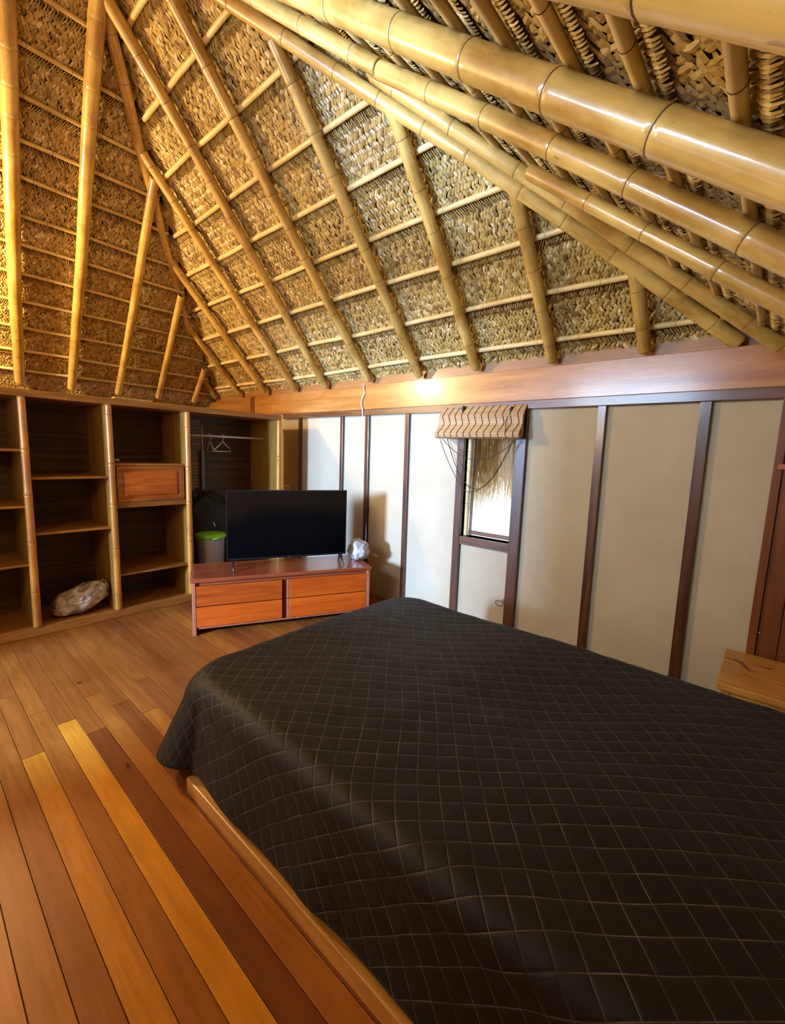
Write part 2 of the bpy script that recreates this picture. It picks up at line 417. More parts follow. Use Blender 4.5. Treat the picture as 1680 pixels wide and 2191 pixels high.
# floor: real planks, each with its own tone
def make_floor():
    mesh = M(); tone = []
    near = {0: .62, 1: .40, 2: .80, 3: .50, 4: .95, 5: .16, 6: .48, 7: .22, -1: .70, -2: .35, -3: .75, -4: .5, 8: .55, 9: .35}
    rnd = random.Random(3); w = 0.0875; y0 = -3.147
    k0 = int((YF - 0.4 - y0) / w) - 1; k1 = int((0.12 - y0) / w) + 1
    for k in range(k0, k1):
        ya = y0 + k * w; yb = ya + w - 0.0022
        x = XL - 0.3 - rnd.uniform(0, 2)
        while x < XR + 0.3:
            ln = rnd.uniform(2.2, 3.6); xe = min(x + ln, XR + 0.3)
            if k in near:
                if x < 1.0: xe = min(xe, 1.45 + 0.2 * (k % 3 - 1)) if xe > 1.0 else xe
                else: xe = XR + 0.3
            if k in near and x < 3.0 < xe or (k in near and x < 2.0 < xe): t = near[k]
            else: t = rnd.choice([.30, .35, .40, .45, .5])
            if k in near: 
                pass
            if xe <= 2.0: t = .40 + (t - .40) * .35
            x0 = x; g = 0.0012; h = -0.003
            zz = rnd.uniform(-0.0006, 0.0006)
            mesh.add([(x0 + g, ya, h - .02), (xe - g, ya, h - .02), (xe - g, ya, zz - .001), (x0 + g, ya, zz - .001),
                      (x0 + g, ya + .0012, zz), (xe - g, ya + .0012, zz), (x0 + g, yb - .0012, zz), (xe - g, yb - .0012, zz),
                      (x0 + g, yb, zz - .001), (xe - g, yb, zz - .001), (x0 + g, yb, h - .02), (xe - g, yb, h - .02)],
                     [(0, 1, 2, 3), (3, 2, 5, 4), (4, 5, 7, 6), (6, 7, 9, 8), (8, 9, 11, 10), (1, 11, 9, 7, 5, 2), (0, 3, 4, 6, 8, 10)])
            tone += [t + rnd.uniform(-.04, .04)] * 7
            x = xe
    nb = len(mesh.f)
    mesh.box(XL - .3, XR + .3, YF - .4, 0.2, -0.12, -0.02); tone += [0.0] * 6
    o = mesh.build('floor', 'floor')
    a = o.data.attributes.new('plank', 'FLOAT', 'FACE'); a.data.foreach_set('value', tone)
    struct(o, 'varnished timber floor of long planks in mixed honey and dark brown tones')
make_floor()

# back wall with its window opening
WX0, WX1, WZ0, WZ1 = 2.15, 2.62, 0.80, 1.90
m = M()
m.box(XL - .1, WX0, 0.0, 0.10, 0, 2.12); m.box(WX1, XR + .1, 0.0, 0.10, 0, 2.12)
m.box(WX0, WX1, 0.0, 0.10, 0, WZ0); m.box(WX0, WX1, 0.0, 0.10, WZ1, 2.12)
struct(m.build('wall_back', 'plaster'), 'cream plaster wall divided by dark timber battens')
struct(M().box(XL - .1, XL, YF - .1, 0.1, 0, 2.0).build('wall_left', 'board'), 'timber wall behind the shelf unit')
struct(M().box(XR, XR + .1, YF - .1, 0.1, 0, 1.80).build('wall_right', 'plaster'), 'cream plaster wall at the bed head')
# front wall (behind the photographer) with a doorway, a window and a gable light
m = M()
xs = [XL, 0.10, 1.25, 2.5, XR + .1]
m.box(XL - .1, 0.48, YF - .1, YF, 0, 2.2)
m.box(0.48, 1.50, YF - .1, YF, 2.0, 2.2)
m.box(1.5, 2.5, YF - .1, YF, 0, 2.2)
m.box(2.5, XR + .1, YF - .1, YF, 0, 2.0)
# gable above 2.2 m, leaving the gable light open (x 1.2..2.5, z 2.4..3.05)
def gable(poly): m.add([(x, YF, z) for x, z in poly] + [(x, YF - .1, z) for x, z in poly],
    [tuple(range(len(poly))), tuple(range(len(poly), 2 * len(poly)))[::-1]] + [(i, (i + 1) % len(poly), (i + 1) % len(poly) + len(poly), i + len(poly)) for i in range(len(poly))])
gable([(XL - .1, 2.15), (1.35, 2.15), (1.35, 4.25), (0.82, 4.75)])
gable([(1.35, 2.15), (3.25, 2.15), (3.25, 2.30), (1.35, 2.30)])
gable([(1.35, 2.70), (3.25, 2.70), (3.25, 2.80), (1.35, 4.25)])
gable([(3.25, 1.95), (4.6, 1.95), (4.6, 2.0), (4.3, 2.0), (3.25, 2.80)])
m.box(2.5, 3.3, YF - .1, YF, 2.0, 2.16)
struct(m.build('wall_front', 'board'), 'timber gable wall behind the photographer with a wide doorway')

# beam, strip, fascia, studs
o = M().box(-1.13, XR, -0.035, 0.0, 1.935, 2.172).build('trim_1', 'beam', bevel=0.003); struct(o, 'wide glossy timber beam along the top of the plaster wall')
o = M().box(XL, -1.19, -0.02, 0.0, 1.96, 2.165).build('trim_2', 'beam', bevel=0.003); struct(o, 'short timber beam board left of the joint block')
o = M().box(-1.20, -1.125, -0.05, -0.021, 1.93, 2.18).build('trim_3', 'plank_d', bevel=0.003); struct(o, 'small upright block covering the beam joint')
o = M().box(-0.47, XR, -0.045, 0.0, 1.872, 1.934).build('trim_4', 'strip', bevel=0.003); struct(o, 'narrow dark strip beneath the beam')
m = M().box(XL, XR, 0.045, 0.075, 2.12, 2.315); m.box(XL, XR, 0.0, 0.045, 2.12, 2.168)
struct(m.build('trim_5', 'board'), 'recessed fascia board between beam and thatch')
n = 6
for i, (xt, xb, w) in enumerate([(-0.155, -0.155, .035), (0.59, 0.59, .04), (0.975, 0.985, .05), (1.505, 1.52, .046), (3.235, 3.245, .055), (3.82, 3.83, .058)]):
    m = M(); h = w / 2; z0, z1 = 0.0, 1.873
    v = [(xb - h, -.032, z0), (xb + h, -.032, z0), (xb + h, .0, z0), (xb - h, .0, z0), (xt - h, -.032, z1), (xt + h, -.032, z1), (xt + h, .0, z1), (xt - h, .0, z1)]
    m.add(v, [(0, 1, 2, 3), (4, 7, 6, 5), (0, 4, 5, 1), (1, 5, 6, 2), (2, 6, 7, 3), (3, 7, 4, 0)])
    o = m.build('trim_%d' % n, 'stud', bevel=0.003); n += 1
    struct(o, 'dark timber wall batten, number %s from the shelf unit' % ['one', 'two', 'three', 'four', 'seven', 'eight'][i])

# window_1 : frame, sill rail, track and the slim yellow pole outside
win = bpy.data.objects.new('window_1', None); C.objects.link(win); win.location = (2.38, 0, 0.8); struct(win, 'narrow open window framed in dark timber')
M().box(2.085, 2.150, -0.034, 0.10, 0.0, 1.873).build('jamb', 'stud', win, bevel=0.003)
M().box(2.618, 2.705, -0.034, 0.10, 0.0, 1.873).build('jamb', 'stud', win, bevel=0.003)
M().box(2.150, 2.618, -0.028, 0.10, 0.73, 0.80).build('window_sill', 'strip', win, bevel=0.003)
M().box(2.19, 2.618, 0.05, 0.075, 0.815, 0.85).build('sash_rail', 'strip', win, bevel=0.002)
M().box(2.196, 2.208, 0.045, 0.08, 0.80, 1.90).build('sash_stile', 'strip', win, bevel=0.002)
M().box(2.150, 2.618, 0.0, 0.10, 1.86, 1.90).build('window_head', 'strip', win, bevel=0.003)
pole('bamboo_stile', [(2.173, 0.035, 0.802), (2.173, 0.035, 1.86)], 0.019, 0.019, 'batten', win, 0.42, 5)

# door_1: dark plank door at the right edge
dr = bpy.data.objects.new('door_1', None); C.objects.link(dr); dr.location = (4.32, 0, 0); struct(dr, 'dark red-brown plank door at the right edge')
M().box(4.165, 4.205, -0.045, 0.0, 0.0, 1.872).build('door_frame', 'plank_d', dr, bevel=0.003)
m = M()
for a, b in ((4.207, 4.300), (4.303, 4.40), (4.403, 4.498)): m.box(a, b, -0.030, 0.0, 0.0, 1.872)
m.build('door_boards', 'plank_d', dr, bevel=0.004)
M().lathe([(0.001, 0), (0.006, 0.002), (0.007, 0.006), (0.001, 0.009)], seg=12).build('screw_head', 'silver', dr, True, world=False)
sc = C.objects[-1]; sc.location = (4.213 - 4.32, -0.0305, 0.545); sc.rotation_euler = (PI / 2, 0, 0); sc['label'] = 'tiny bright screw head'
M().box(4.185, 4.30, -0.06, -0.045, 1.485, 1.515).build('latch_bar', 'drframe', dr, bevel=0.002)

# ------------------------------------------------------------------ roof
A2 = math.atan(1.03); A1 = math.atan(0.77)
slopes = {
 2: dict(o=Vector((0, 0, 2.2)), e=Vector((1, 0, 0)), d=Vector((0, -math.cos(A2), math.sin(A2))), n=Vector((0, -math.sin(A2), -math.cos(A2)))),
 1: dict(o=Vector((-2.3, 0, 2.2)), e=Vector((0, 1, 0)), d=Vector((math.cos(A1), 0, math.sin(A1))), n=Vector((math.sin(A1), 0, -math.cos(A1)))),
 3: dict(o=Vector((3.93, 0, 2.2)), e=Vector((0, 1, 0)), d=Vector((-math.cos(A1), 0, math.sin(A1))), n=Vector((-math.sin(A1), 0, -math.cos(A1)))),
}
def Z1(x): return 2.2 + .77 * (x + 2.3)
def Z3(x): return 2.2 + .77 * (3.93 - x)
def Z2(y): return 2.2 - 1.03 * y
def inside(k, p, off=0.08, tol=0.03):
    z = p[2]; o = {1: (Z2(p[1]), Z3(p[0])), 2: (Z1(p[0]), Z3(p[0])), 3: (Z2(p[1]), Z1(p[0]))}[k]
    return z <= min(o) + off + tol
PUR = {2: [2.385, 2.633, 2.885, 3.12, 3.365, 3.60, 3.865, 4.11, 4.36],
       1: [2.12, 2.315, 2.49, 2.687, 2.883, 3.070, 3.25, 3.415, 3.61, 3.778, 3.958, 4.15, 4.33, 4.50],
       3: [1.93, 2.07, 2.215, 2.36, 2.49, 2.625, 2.76, 2.90, 3.045, 3.20, 3.36, 3.52, 3.68, 3.85, 4.02, 4.20, 4.38]}
SIDE = {1: 'left slope', 2: 'middle slope', 3: 'dark right slope'}
YEND = -4.35
def tz(k, z, vo=0.08):   # distance up the slope for a height on the offset plane
    a = A2 if k == 2 else A1
    return (z - 2.2 - vo) / math.sin(a)
def hip_u(k, z):
    if k == 2: return (-2.3 + (z - 2.28) / .77, 3.93 - (z - 2.28) / .77)
    yy = -(z - 2.28) / 1.03
    return (YEND, yy)
def P(k, u, t, h):
    s = slopes[k]; return s['o'] + s['e'] * u + s['d'] * t + s['n'] * h
HP = -0.056
for k in (2, 1, 3):
    zs = PUR[k]
    for i, z in enumerate(zs):
        u0, u1 = hip_u(k, z); u1 = min(u1, 0.03 if k != 2 else 9); 
        if z < 2.2: u1 = 0.0 if k != 2 else u1
        if k == 2: u0 = max(u0, XL); u1 = min(u1, XR)
        if u1 - u0 < 0.1: continue
        t = tz(k, z); rnd = random.Random(i * 7 + k)
        nseg = 7; pts = []
        for j in range(nseg + 1):
            u = u0 + (u1 - u0) * j / nseg
            pts.append(P(k, u, t + rnd.uniform(-.008, .008), HP))
        # the object is an unbroken thin bamboo lath
        r = (0.020, 0.0165, 0.017)[(2, 1, 3).index(k)]
        o = pole('bamboo_batten', pts, r, r * .9, 'batten', None, 0.28, i + 100 * k, 12, 1.2)
        top = 'topmost' if i == len(zs) - 1 else ORD[i]
        side = {1: 'left roof slope', 2: 'middle roof slope', 3: 'right roof slope'}[k]
        tag(o, 'thin bamboo batten under the palm mats, %s %son the %s' % (top, '' if top in ('topmost', 'lowest') else 'counting up ', side), 'batten', 'thin bamboo battens of the ' + side)

def piece(vs, fs, c, along, side, nrm, ln, wd, h, tilt, rnd):
    """one visible bit of a woven palm leaflet: a small arched, ridged blade"""
    b = len(vs)
    ST = ((-.5, .45, -.35), (-.2, 1.0, .75), (.18, 1.0, 1.0), (.5, .5, -.3))
    for (s, w, hh) in ST:
        cc = c + along * (s * ln) + nrm * (h * hh)
        vs.append(cc - side * (wd * .5 * w) - nrm * (h * .25)); vs.append(cc + nrm * (h * .25 + tilt)); vs.append(cc + side * (wd * .5 * w) - nrm * (h * .25))
    for r in range(3):
        for q in range(2):
            a = b + r * 3 + q; fs.append((a, a + 1, a + 4, a + 3))
def weave(k, t0, t1, u0, u1, cell, seed):
    rnd = random.Random(seed); s = slopes[k]; vs = []; fs = []
    th = math.radians((45 if k == 3 else 27) + rnd.uniform(-3, 3)); wk, hk = (1.38, .62) if k == 3 else (1, 1)
    ea = s['e'] * math.sin(th) - s['d'] * math.cos(th); eb = s['e'] * (-math.sin(th)) - s['d'] * math.cos(th)
    ju = 2 * math.sin(th) * cell / 1.0; n = s['n']
    rows = int((t1 - t0) / (cell * math.cos(th))) + 2; row = 0
    du = 2 * cell * math.sin(th); t = t1 - 0.072; HB = -0.080
    while t > t0 - 0.012:
        isA = row % 2 == 0; u = u0 + rnd.uniform(0, du * .3)
        dirv = ea if isA else eb
        sidev = dirv.cross(n).normalized()
        while u < u1:
            uu = u + rnd.gauss(0, .12) * du; tt = t + rnd.gauss(0, .10) * cell
            c = s['o'] + s['e'] * uu + s['d'] * tt + n * (HB + rnd.gauss(0, .0015))
            if inside(k, c):
                a = rnd.gauss(0, .09); dv = (dirv + sidev * a).normalized(); sv = dv.cross(n).normalized()
                piece(vs, fs, c, dv, sv, n, cell * rnd.uniform(2.2, 2.9), cell * wk * rnd.uniform(.62, .86), cell * hk * rnd.uniform(.22, .36), rnd.uniform(-.001, .002), rnd)
            u += du
        t -= 2 * cell * math.cos(th) * .62; row += 1
    # folded leaflet ribs just under the batten
    u = u0; lean = rnd.choice((-1, 1)) * rnd.uniform(.35, .6)
    dv = (-s['d'] + s['e'] * lean).normalized(); sv = dv.cross(n).normalized(); step = cell * .62
    while u < u1:
        c = s['o'] + s['e'] * u + s['d'] * (t1 - 0.046) + n * (HB + 0.012)
        if inside(k, c): piece(vs, fs, c, (dv + sv * rnd.gauss(0, .08)).normalized(), sv, n, (0.052 if k == 3 else 0.078) * rnd.uniform(.7, 1.15), cell * (.42 if k == 3 else .30), 0.006 if k == 3 else 0.011, .001, rnd)
        u += step * rnd.uniform(.9, 1.1)
    return vs, fs
for k in (2, 1, 3):
    zs = PUR[k]
    lo = {2: 2.30, 1: 2.0, 3: 1.86}[k]
    bounds = [lo] + zs + [4.62]
    for i in range(len(bounds) - 1):
        za, zb = bounds[i], bounds[i + 1]
        if zb - za < 0.03: continue
        t0, t1 = tz(k, za), tz(k, zb)
        if k == 2:
            u0, u1 = hip_u(2, za); u0 = max(u0, XL); u1 = min(u1, XR)
        else:
            u0, u1 = (-3.75 if k == 1 else -3.3), min(0.03, hip_u(k, za)[1])
        if u1 - u0 < .08: continue
        cell = {2: 0.0265, 1: 0.025, 3: 0.027}[k]
        if k == 3: cell = 0.021
        vs, fs = weave(k, t0, t1, u0, u1, cell, i * 13 + k)
        nb = len(fs)
        me = M(); me.v = [tuple(v) for v in vs]; me.f = fs; me.mi = [0] * nb
        # dark ground layer of the mat
        uu1 = [u1, min(0.03, hip_u(k, zb)[1]) if k != 2 else hip_u(2, zb)[1]]
        uu0 = [u0, u0 if k != 2 else hip_u(2, zb)[0]]
        if k != 2: uu0 = [YEND, YEND]
        if uu1[1] < uu0[1]: uu1[1] = uu0[1] = (uu0[1] + uu1[1]) / 2
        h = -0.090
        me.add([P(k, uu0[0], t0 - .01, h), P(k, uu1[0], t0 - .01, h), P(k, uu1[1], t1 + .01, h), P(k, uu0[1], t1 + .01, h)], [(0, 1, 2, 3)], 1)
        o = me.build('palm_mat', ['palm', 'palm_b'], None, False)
        side = {1: 'left roof slope', 2: 'middle roof slope', 3: 'right roof slope'}[k]
        nm = ORD[i] if i < len(bounds) - 2 else 'topmost'
        tag(o, 'strip of woven dry palm leaf, %s %son the %s' % (nm, 'counting up ' if nm not in ('lowest', 'topmost') else '', side), 'palm mat', 'woven palm mats of the ' + side)
# outer thatch shell (keeps the sky out)
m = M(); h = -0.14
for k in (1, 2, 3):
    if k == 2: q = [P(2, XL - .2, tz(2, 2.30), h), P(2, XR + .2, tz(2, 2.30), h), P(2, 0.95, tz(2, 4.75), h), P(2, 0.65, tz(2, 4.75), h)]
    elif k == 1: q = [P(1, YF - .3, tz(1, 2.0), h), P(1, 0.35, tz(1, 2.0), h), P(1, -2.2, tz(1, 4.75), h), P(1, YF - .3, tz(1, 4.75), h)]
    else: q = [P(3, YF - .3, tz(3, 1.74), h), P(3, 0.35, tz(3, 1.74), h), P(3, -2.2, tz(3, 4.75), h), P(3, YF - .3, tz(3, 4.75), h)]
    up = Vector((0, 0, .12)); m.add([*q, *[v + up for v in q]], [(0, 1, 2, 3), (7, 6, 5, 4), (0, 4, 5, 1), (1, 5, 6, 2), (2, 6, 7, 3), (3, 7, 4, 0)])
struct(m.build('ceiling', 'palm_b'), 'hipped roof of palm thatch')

# rafters --------------------------------------------------------------
def raft(pts, r0, r1, label, group, seed, sp=0.3, name='bamboo_rafter', mat='bamboo'):
    o = pole(name, pts, r0, r1, mat, None, sp, seed); tag(o, label, 'rafter', group); return o
def on1(x, y): return (x, y, Z1(x))
def on2(x, y): return (x, y, Z2(y))
def on3(x, y): return (x, y, Z3(x))
G1 = 'bamboo rafters of the left roof slope'
L = [(-2.36, -2.25, .82, -2.66), (-2.36, -1.755, .62, -2.16), (-2.36, -1.26, -.36, -1.53), (-2.36, -.775, -1.20, -.968), (-2.36, -.285, -2.0, -.34)]
lab1 = ['thick yellow bamboo rafter nearest the left edge, above the tall upright', 'thick bamboo rafter meeting the crooked corner pole at the top left', 'bamboo rafter ending halfway up the crooked corner pole, above the third upright', 'shorter bamboo rafter left of the roof corner', 'very short bamboo rafter tucked in the left roof corner']
rr = [(.049, .057), (.045, .054), (.039, .040), (.036, .036), (.034, .034)]
for i, (xa, ya, xb, yb) in enumerate(L):
    raft([on1(xa, ya), on1(xb + (.16 if i > 1 else 0), yb - (.02 if i > 1 else 0))], rr[i][0], rr[i][1], lab1[i], G1, 20 + i, .22)
#raft([on1(-2.36, -2.78), on1(.82, -3.2)], .06, .068, 'yellow bamboo rafter just beyond the left edge of the frame', G1, 30)
#raft([on1(-2.36, -3.3), on1(.82, -3.75)], .06, .068, 'bamboo rafter second beyond the left edge of the frame', G1, 31)
G2 = 'bamboo rafters of the middle roof slope'
R2 = [(-1.515, -.03, -1.46, -.78), (-.885, -.03, -.83, -1.26), (-.262, -.012, -.13, -1.68), (.300, -.006, .55, -2.13), (.975, -.02, 1.10, -2.02), (1.620, -.012, 1.70, -1.62), (2.219, -.016, 2.29, -1.23), (2.851, -.01, 2.88, -.80), (3.452, -.01, 3.444, -.38)]
lab2 = ['slim bamboo rafter first right of the roof corner', 'bamboo rafter second right of the roof corner', 'bamboo rafter with a rounded upper end pinned to the crooked corner pole',
        'long bamboo rafter running up to the top of the crooked corner pole', 'long bamboo rafter ending over the hanging white cable', 'bamboo rafter whose top slips under the right corner pole, left of the blind',
        'bamboo rafter ending on the beam above the rolled blind', 'short bamboo rafter ending on the beam right of the blind', 'shortest bamboo rafter, ending on the beam at the far right']
for i, (xa, ya, xb, yb) in enumerate(R2):
    raft([on2(xa, ya), on2(xb, yb)], .038 if i else .033, .044 if i > 2 else .037, lab2[i], G2, 40 + i, .27)
# left hip: three crooked poles
GH = 'crooked poles of the left roof corner'
raft([on2(.80, -2.36), on2(.49, -2.124), on2(.131, -1.865), on2(-.158, -1.681), on2(-.32, -1.539), on2(-.62, -1.34)], .044, .037, 'upper crooked corner pole rising out of the top left of the frame', GH, 60, .25, 'corner_pole')
raft([on2(-.48, -1.45), on2(-.821, -1.205), on2(-1.13, -.983), on2(-1.50, -.72)], .037, .033, 'middle crooked corner pole between upper and lower ones', GH, 61, .25, 'corner_pole')
raft([on2(-1.40, -.79), on2(-1.75, -.55), on2(-2.058, -.331), on2(-2.20, -.03)], .034, .032, 'lowest crooked corner pole reaching down into the room corner', GH, 62, .25, 'corner_pole')
# right hip
raft([on2(3.936, .004), on2(3.202, -.562), on2(2.653, -.972), on2(2.095, -1.361), on2(1.481, -1.799), on2(.86, -2.25)], .043, .040, 'long corner pole with a rounded free lower end above the beam at right', 'corner poles of the right roof corner', 63, .34, 'corner_pole')
raft([(4.13, -.37, 2.08), (3.668, -.674, 2.432), (3.207, -1.001, 2.787), (2.628, -1.401, 3.232), (2.40, -1.50, 3.42)], .037, .034, 'greenish corner pole running just above the long free-ended corner pole', 'corner poles of the right roof corner', 64, .34, 'corner_pole')
# right slope rafters
G3 = 'big bamboo rafters of the right roof slope'
def l3(y0, x0, y1, x1): return [on3(x0, y0), on3(x1, y1)]
raft(l3(-1.255, 4.40, -1.30, 3.20), .034, .031, 'lowest of the big right rafters, starting from the greenish corner pole', G3, 70, .32)
raft(l3(-1.695, 4.42, -1.705, 2.60), .041, .036, 'big glossy rafter second up from the greenish corner pole', G3, 72, .34)
raft(l3(-1.72, 2.66, -2.06, 1.60), .035, .034, 'slimmer pole spliced onto the upper end of a big glossy rafter', G3, 73, .34)
raft(l3(-2.11, 4.43, -2.12, 1.2), .048, .045, 'thickest glossy rafter with a long white highlight across the upper right', G3, 74, .36)
raft(l3(-2.535, 4.43, -2.53, .9), .056, .052, 'big rafter cut off by the top right corner of the frame', G3, 75, .36)
raft(l3(-2.95, 4.43, -2.95, .9), .056, .052, 'big rafter outside the frame above the photographer', G3, 76, .36)
o = pole('ridge_pole', [(.815, -2.25, 4.60), (.815, YEND, 4.60)], .06, .06, 'bamboo', None, .3, 80); tag(o, 'bamboo ridge pole above the frame', 'rafter')

# ------------------------------------------------------------------ shelf unit
su = thing('shelf_unit', 'built-in varnished wood and bamboo shelf unit with wardrobe bay along the left', 'shelf unit', (0, -2.0, 0))
XB = -0.55; YS = -3.80; H = 1.868
M().box(-0.58, 0.028, YS, -0.40, H - 0.052, H).build('top_rail', 'shelf', su, bevel=0.005)
M().box(-0.02, 0.030, YS, -0.40, 0.0, 0.072).build('base_board', 'shelf', su, bevel=0.005)
M().box(XB, -0.021, YS, -0.40, 0.03, 0.055).build('bottom_board', 'shelf', su)
M().box(XB - .02, XB, YS, -1.45, 0.055, H - .053).build('back_panel', 'backslat', su)
M().box(XB - .02, XB, -1.449, -0.40, 0.055, H - .053).build('back_panel', 'backslat', su)
M().box(XB + .002, XB + .014, -1.43, -1.05, 0.9, 1.78).build('slatted_screen', 'mauve', su)['label'] = 'mauve-brown horizontal slats at the wardrobe back'
ups = [-3.72, -3.20, -2.62, -2.067, -1.43, -0.43]
for i, y in enumerate(ups):
    M().box(XB, -0.012, y - .012, y + .012, 0.056, H - .053).build('partition', 'shelf_x', su)
    pole('upright', [(0.012, y, 0.072), (0.012, y, H - .053)], .028, .025, 'upright', su, .37, 200 + i, 20, 1.5)
def shelf(ya, yb, z, th=.018): return M().box(XB + .001, -0.008, ya + .013, yb - .013, z - th, z).build('shelf', 'shelf', su, bevel=0.002)
for z in (.57, 1.017, 1.437): shelf(ups[1], ups[2], z)
for z in (.50, 1.0, 1.4): shelf(ups[0], ups[1], z)
for z in (.80, 1.228): shelf(ups[2], ups[3], z)
shelf(ups[3], ups[4], .372); shelf(ups[3], ups[4], 1.335, .022)
M().box(-0.03, 0.012, ups[3] + .03, ups[4] - .03, .955, 1.0).build('cross_rail', 'shelf', su, bevel=0.004)
M().box(XB + .001, -0.031, ups[3] + .013, ups[4] - .013, .975, 1.0).build('shelf', 'shelf', su)
ya, yb = ups[3] + .038, ups[4] - .038
M().box(-0.028, -0.004, ya, yb, 1.003, 1.310).build('cupboard_door', 'doorw', su, bevel=0.003)
dpan = C.objects[-1]
def sub(mesh, name, mat, parent, top, bevel=0.002):
    o = mesh.build(name, mat, None, bevel=bevel)
    off = Vector(top.location)
    for v in o.data.vertices: v.co -= off
    o.parent = parent; return o
m = M()
for (a, b, c, d) in ((ya, yb, 1.285, 1.310), (ya, yb, 1.003, 1.028), (ya, ya + .04, 1.028, 1.285), (yb - .04, yb, 1.028, 1.285)): m.box(-.0035, .006, a, b, c, d)
sub(m, 'door_frame', 'shelf', dpan, su)
iy0, iy1, iz0, iz1 = ya + .06, yb - .06, 1.048, 1.265
m = M(); v = [(-.0035, iy0, iz0), (-.0035, iy1, iz0), (-.0035, iy1, iz1), (-.0035, iy0, iz1), (.009, iy0 + .02, iz0 + .02), (.009, iy1 - .02, iz0 + .02), (.009, iy1 - .02, iz1 - .02), (.009, iy0 + .02, iz1 - .02)]
m.add(v, [(4, 5, 6, 7), (0, 1, 5, 4), (1, 2, 6, 5), (2, 3, 7, 6), (3, 0, 4, 7), (3, 2, 1, 0)])
sub(m, 'raised_panel', 'doorw', dpan, su)
M().tube([(-.28, -1.417, 1.612), (-.28, -.443, 1.612)], .010, 12).build('hanging_rail', 'white', su, True)['label'] = 'pale metal clothes rail'
M().lathe([(.001, 0), (.032, 0), (.032, .01), (.018, .014), (.018, .02), (.001, .02)]).build('rail_socket', 'shelf', su, True, world=False)
o = C.objects[-1]; o.location = (-.28, 2.0 - .442, 1.612); o.rotation_euler = (PI / 2, 0, 0)
m = M().box(-.52, -.50, -1.06, -1.03, .75, 1.45); m.build('screen_batten', 'stud', su)

# hangers
def hanger(y, rz, label, dz=0.0):
    t = thing('clothes_hanger', label, 'hanger', (-.28, y, 1.612), rz, 'white clothes hangers on the rail')
    pts = [(0, .0 + .016 * math.cos(a), .004 + .016 * math.sin(a)) for a in [PI * k / 8 for k in range(-1, 9)]]
    pts = pts[::-1]; pts = [(0, -.016, -.01)] + pts
    pts = [(0, y_, z_) for (_, y_, z_) in pts]
    M().tube([(0, .016, -.006)] + [(0, .016 * math.cos(a), .006 + .016 * math.sin(a)) for a in [PI * k / 10 for k in range(0, 11)]] + [(0, -.012, -.012), (0, 0, -.03), (0, 0, -.055)], .0028, 8).build('hook', 'white', t, True, world=False)
    M().tube([(0, 0, -.055), (-.10, 0, -.095), (-.19, 0, -.135), (-.20, 0, -.15), (-.17, 0, -.156), (0, 0, -.156), (.17, 0, -.156), (.20, 0, -.15), (.19, 0, -.135), (.10, 0, -.095), (0, 0, -.055)], .005, 8).build('shoulder_bar', 'white', t, True, world=False)
    return t
hanger(-.93, 2.25, 'white plastic clothes hanger on the wardrobe rail, right one of the pair')
hanger(-1.07, 2.85, 'white plastic clothes hanger on the wardrobe rail, left one of the pair')
m = M().tube([(0, 0, .12), (0, 0, .02), (0.003, .004, -.15)], .0035, 8)
t = thing('dangling_cord', 'pale cord looped over the clothes rail and hanging straight down', 'cord', (-.266, -1.16, 1.60)); m.build('cord', 'white', t, True, world=False)
t_c = M().tube([(-.20, -2.0, 1.352), (-.19, -1.975, 1.358), (-.17, -1.955, 1.356)], [.006, .009, .012], 10).build('small_trinket', 'white', None, True)
tag(t_c, 'tiny white trinket above the panelled cupboard door', 'trinket')
# roll left on top of the shelf unit
m = M().box(-.06, .01, -2.02, -1.72, H + .001, H + .016); o = m.build('wood_offcut', 'rail', None, bevel=.004)
o.rotation_euler = (0, 0, 0); tag(o, 'thin pale wood offcut lying on top of the shelf unit', 'offcut')

# wrapped pale bundle on the shelf floor
def blob(name, c, rad, mat, seed, amp=.12, sub=4, rz=0.0, rx=0.0, floor=None):
    import bmesh
    from mathutils import noise as nz
    bm = bmesh.new(); bmesh.ops.create_icosphere(bm, subdivisions=sub, radius=1.0)
    R = Matrix.Rotation(rz, 3, 'Z') @ Matrix.Rotation(rx, 3, 'X')
    for v in bm.verts:
        p = v.co.copy(); n = nz.noise(p * 1.7 + Vector((seed, 0, 0))) * amp + abs(nz.noise(p * 4.5 + Vector((0, seed, 0)))) * amp * .8 + nz.noise(p * 11 + Vector((0, 0, seed))) * amp * .18
        p = p * (1 + n); q = R @ Vector((p.x * rad[0], p.y * rad[1], p.z * rad[2])); v.co = q + Vector(c)
        if floor is not None and v.co.z < floor: v.co.z = floor + (v.co.z - floor) * .03
    me = bpy.data.meshes.new(name); bm.to_mesh(me); bm.free()
    me.polygons.foreach_set('use_smooth', [True] * len(me.polygons)); me.materials.append(mat)
    o = bpy.data.objects.new(name, me); C.objects.link(o); return o
def crumple(name, c1, c2, c3, sc):
    m, nt, b = newmat(name)
    f = noise(nt, mapping(nt, (1, 1, 1)), sc, 5, .6, 1.4); r = ramp(nt, f, [(.36, c1), (.5, c2), (.62, c3)])
    nt.links.new(r.outputs[0], b.inputs['Base Color']); b.inputs['Roughness'].default_value = .35
    bump(nt, b, f, .6, .03); return m
MAT['wrap'] = crumple('pale_wrapping', (.16, .10, .05), (.42, .34, .22), (.62, .54, .40), 7)
MAT['bagw'] = crumple('white_bag', (.34, .30, .25), (.42, .38, .33), (.55, .52, .48), 9)
o = blob('wrapped_bundle', (-.155, -2.295, .185), (.12, .205, .108), MAT['wrap'], 3, .16, 5, 0, .33, floor=.060)
tag(o, 'crumpled cream wrapped bundle on the bottom shelf', 'bundle')
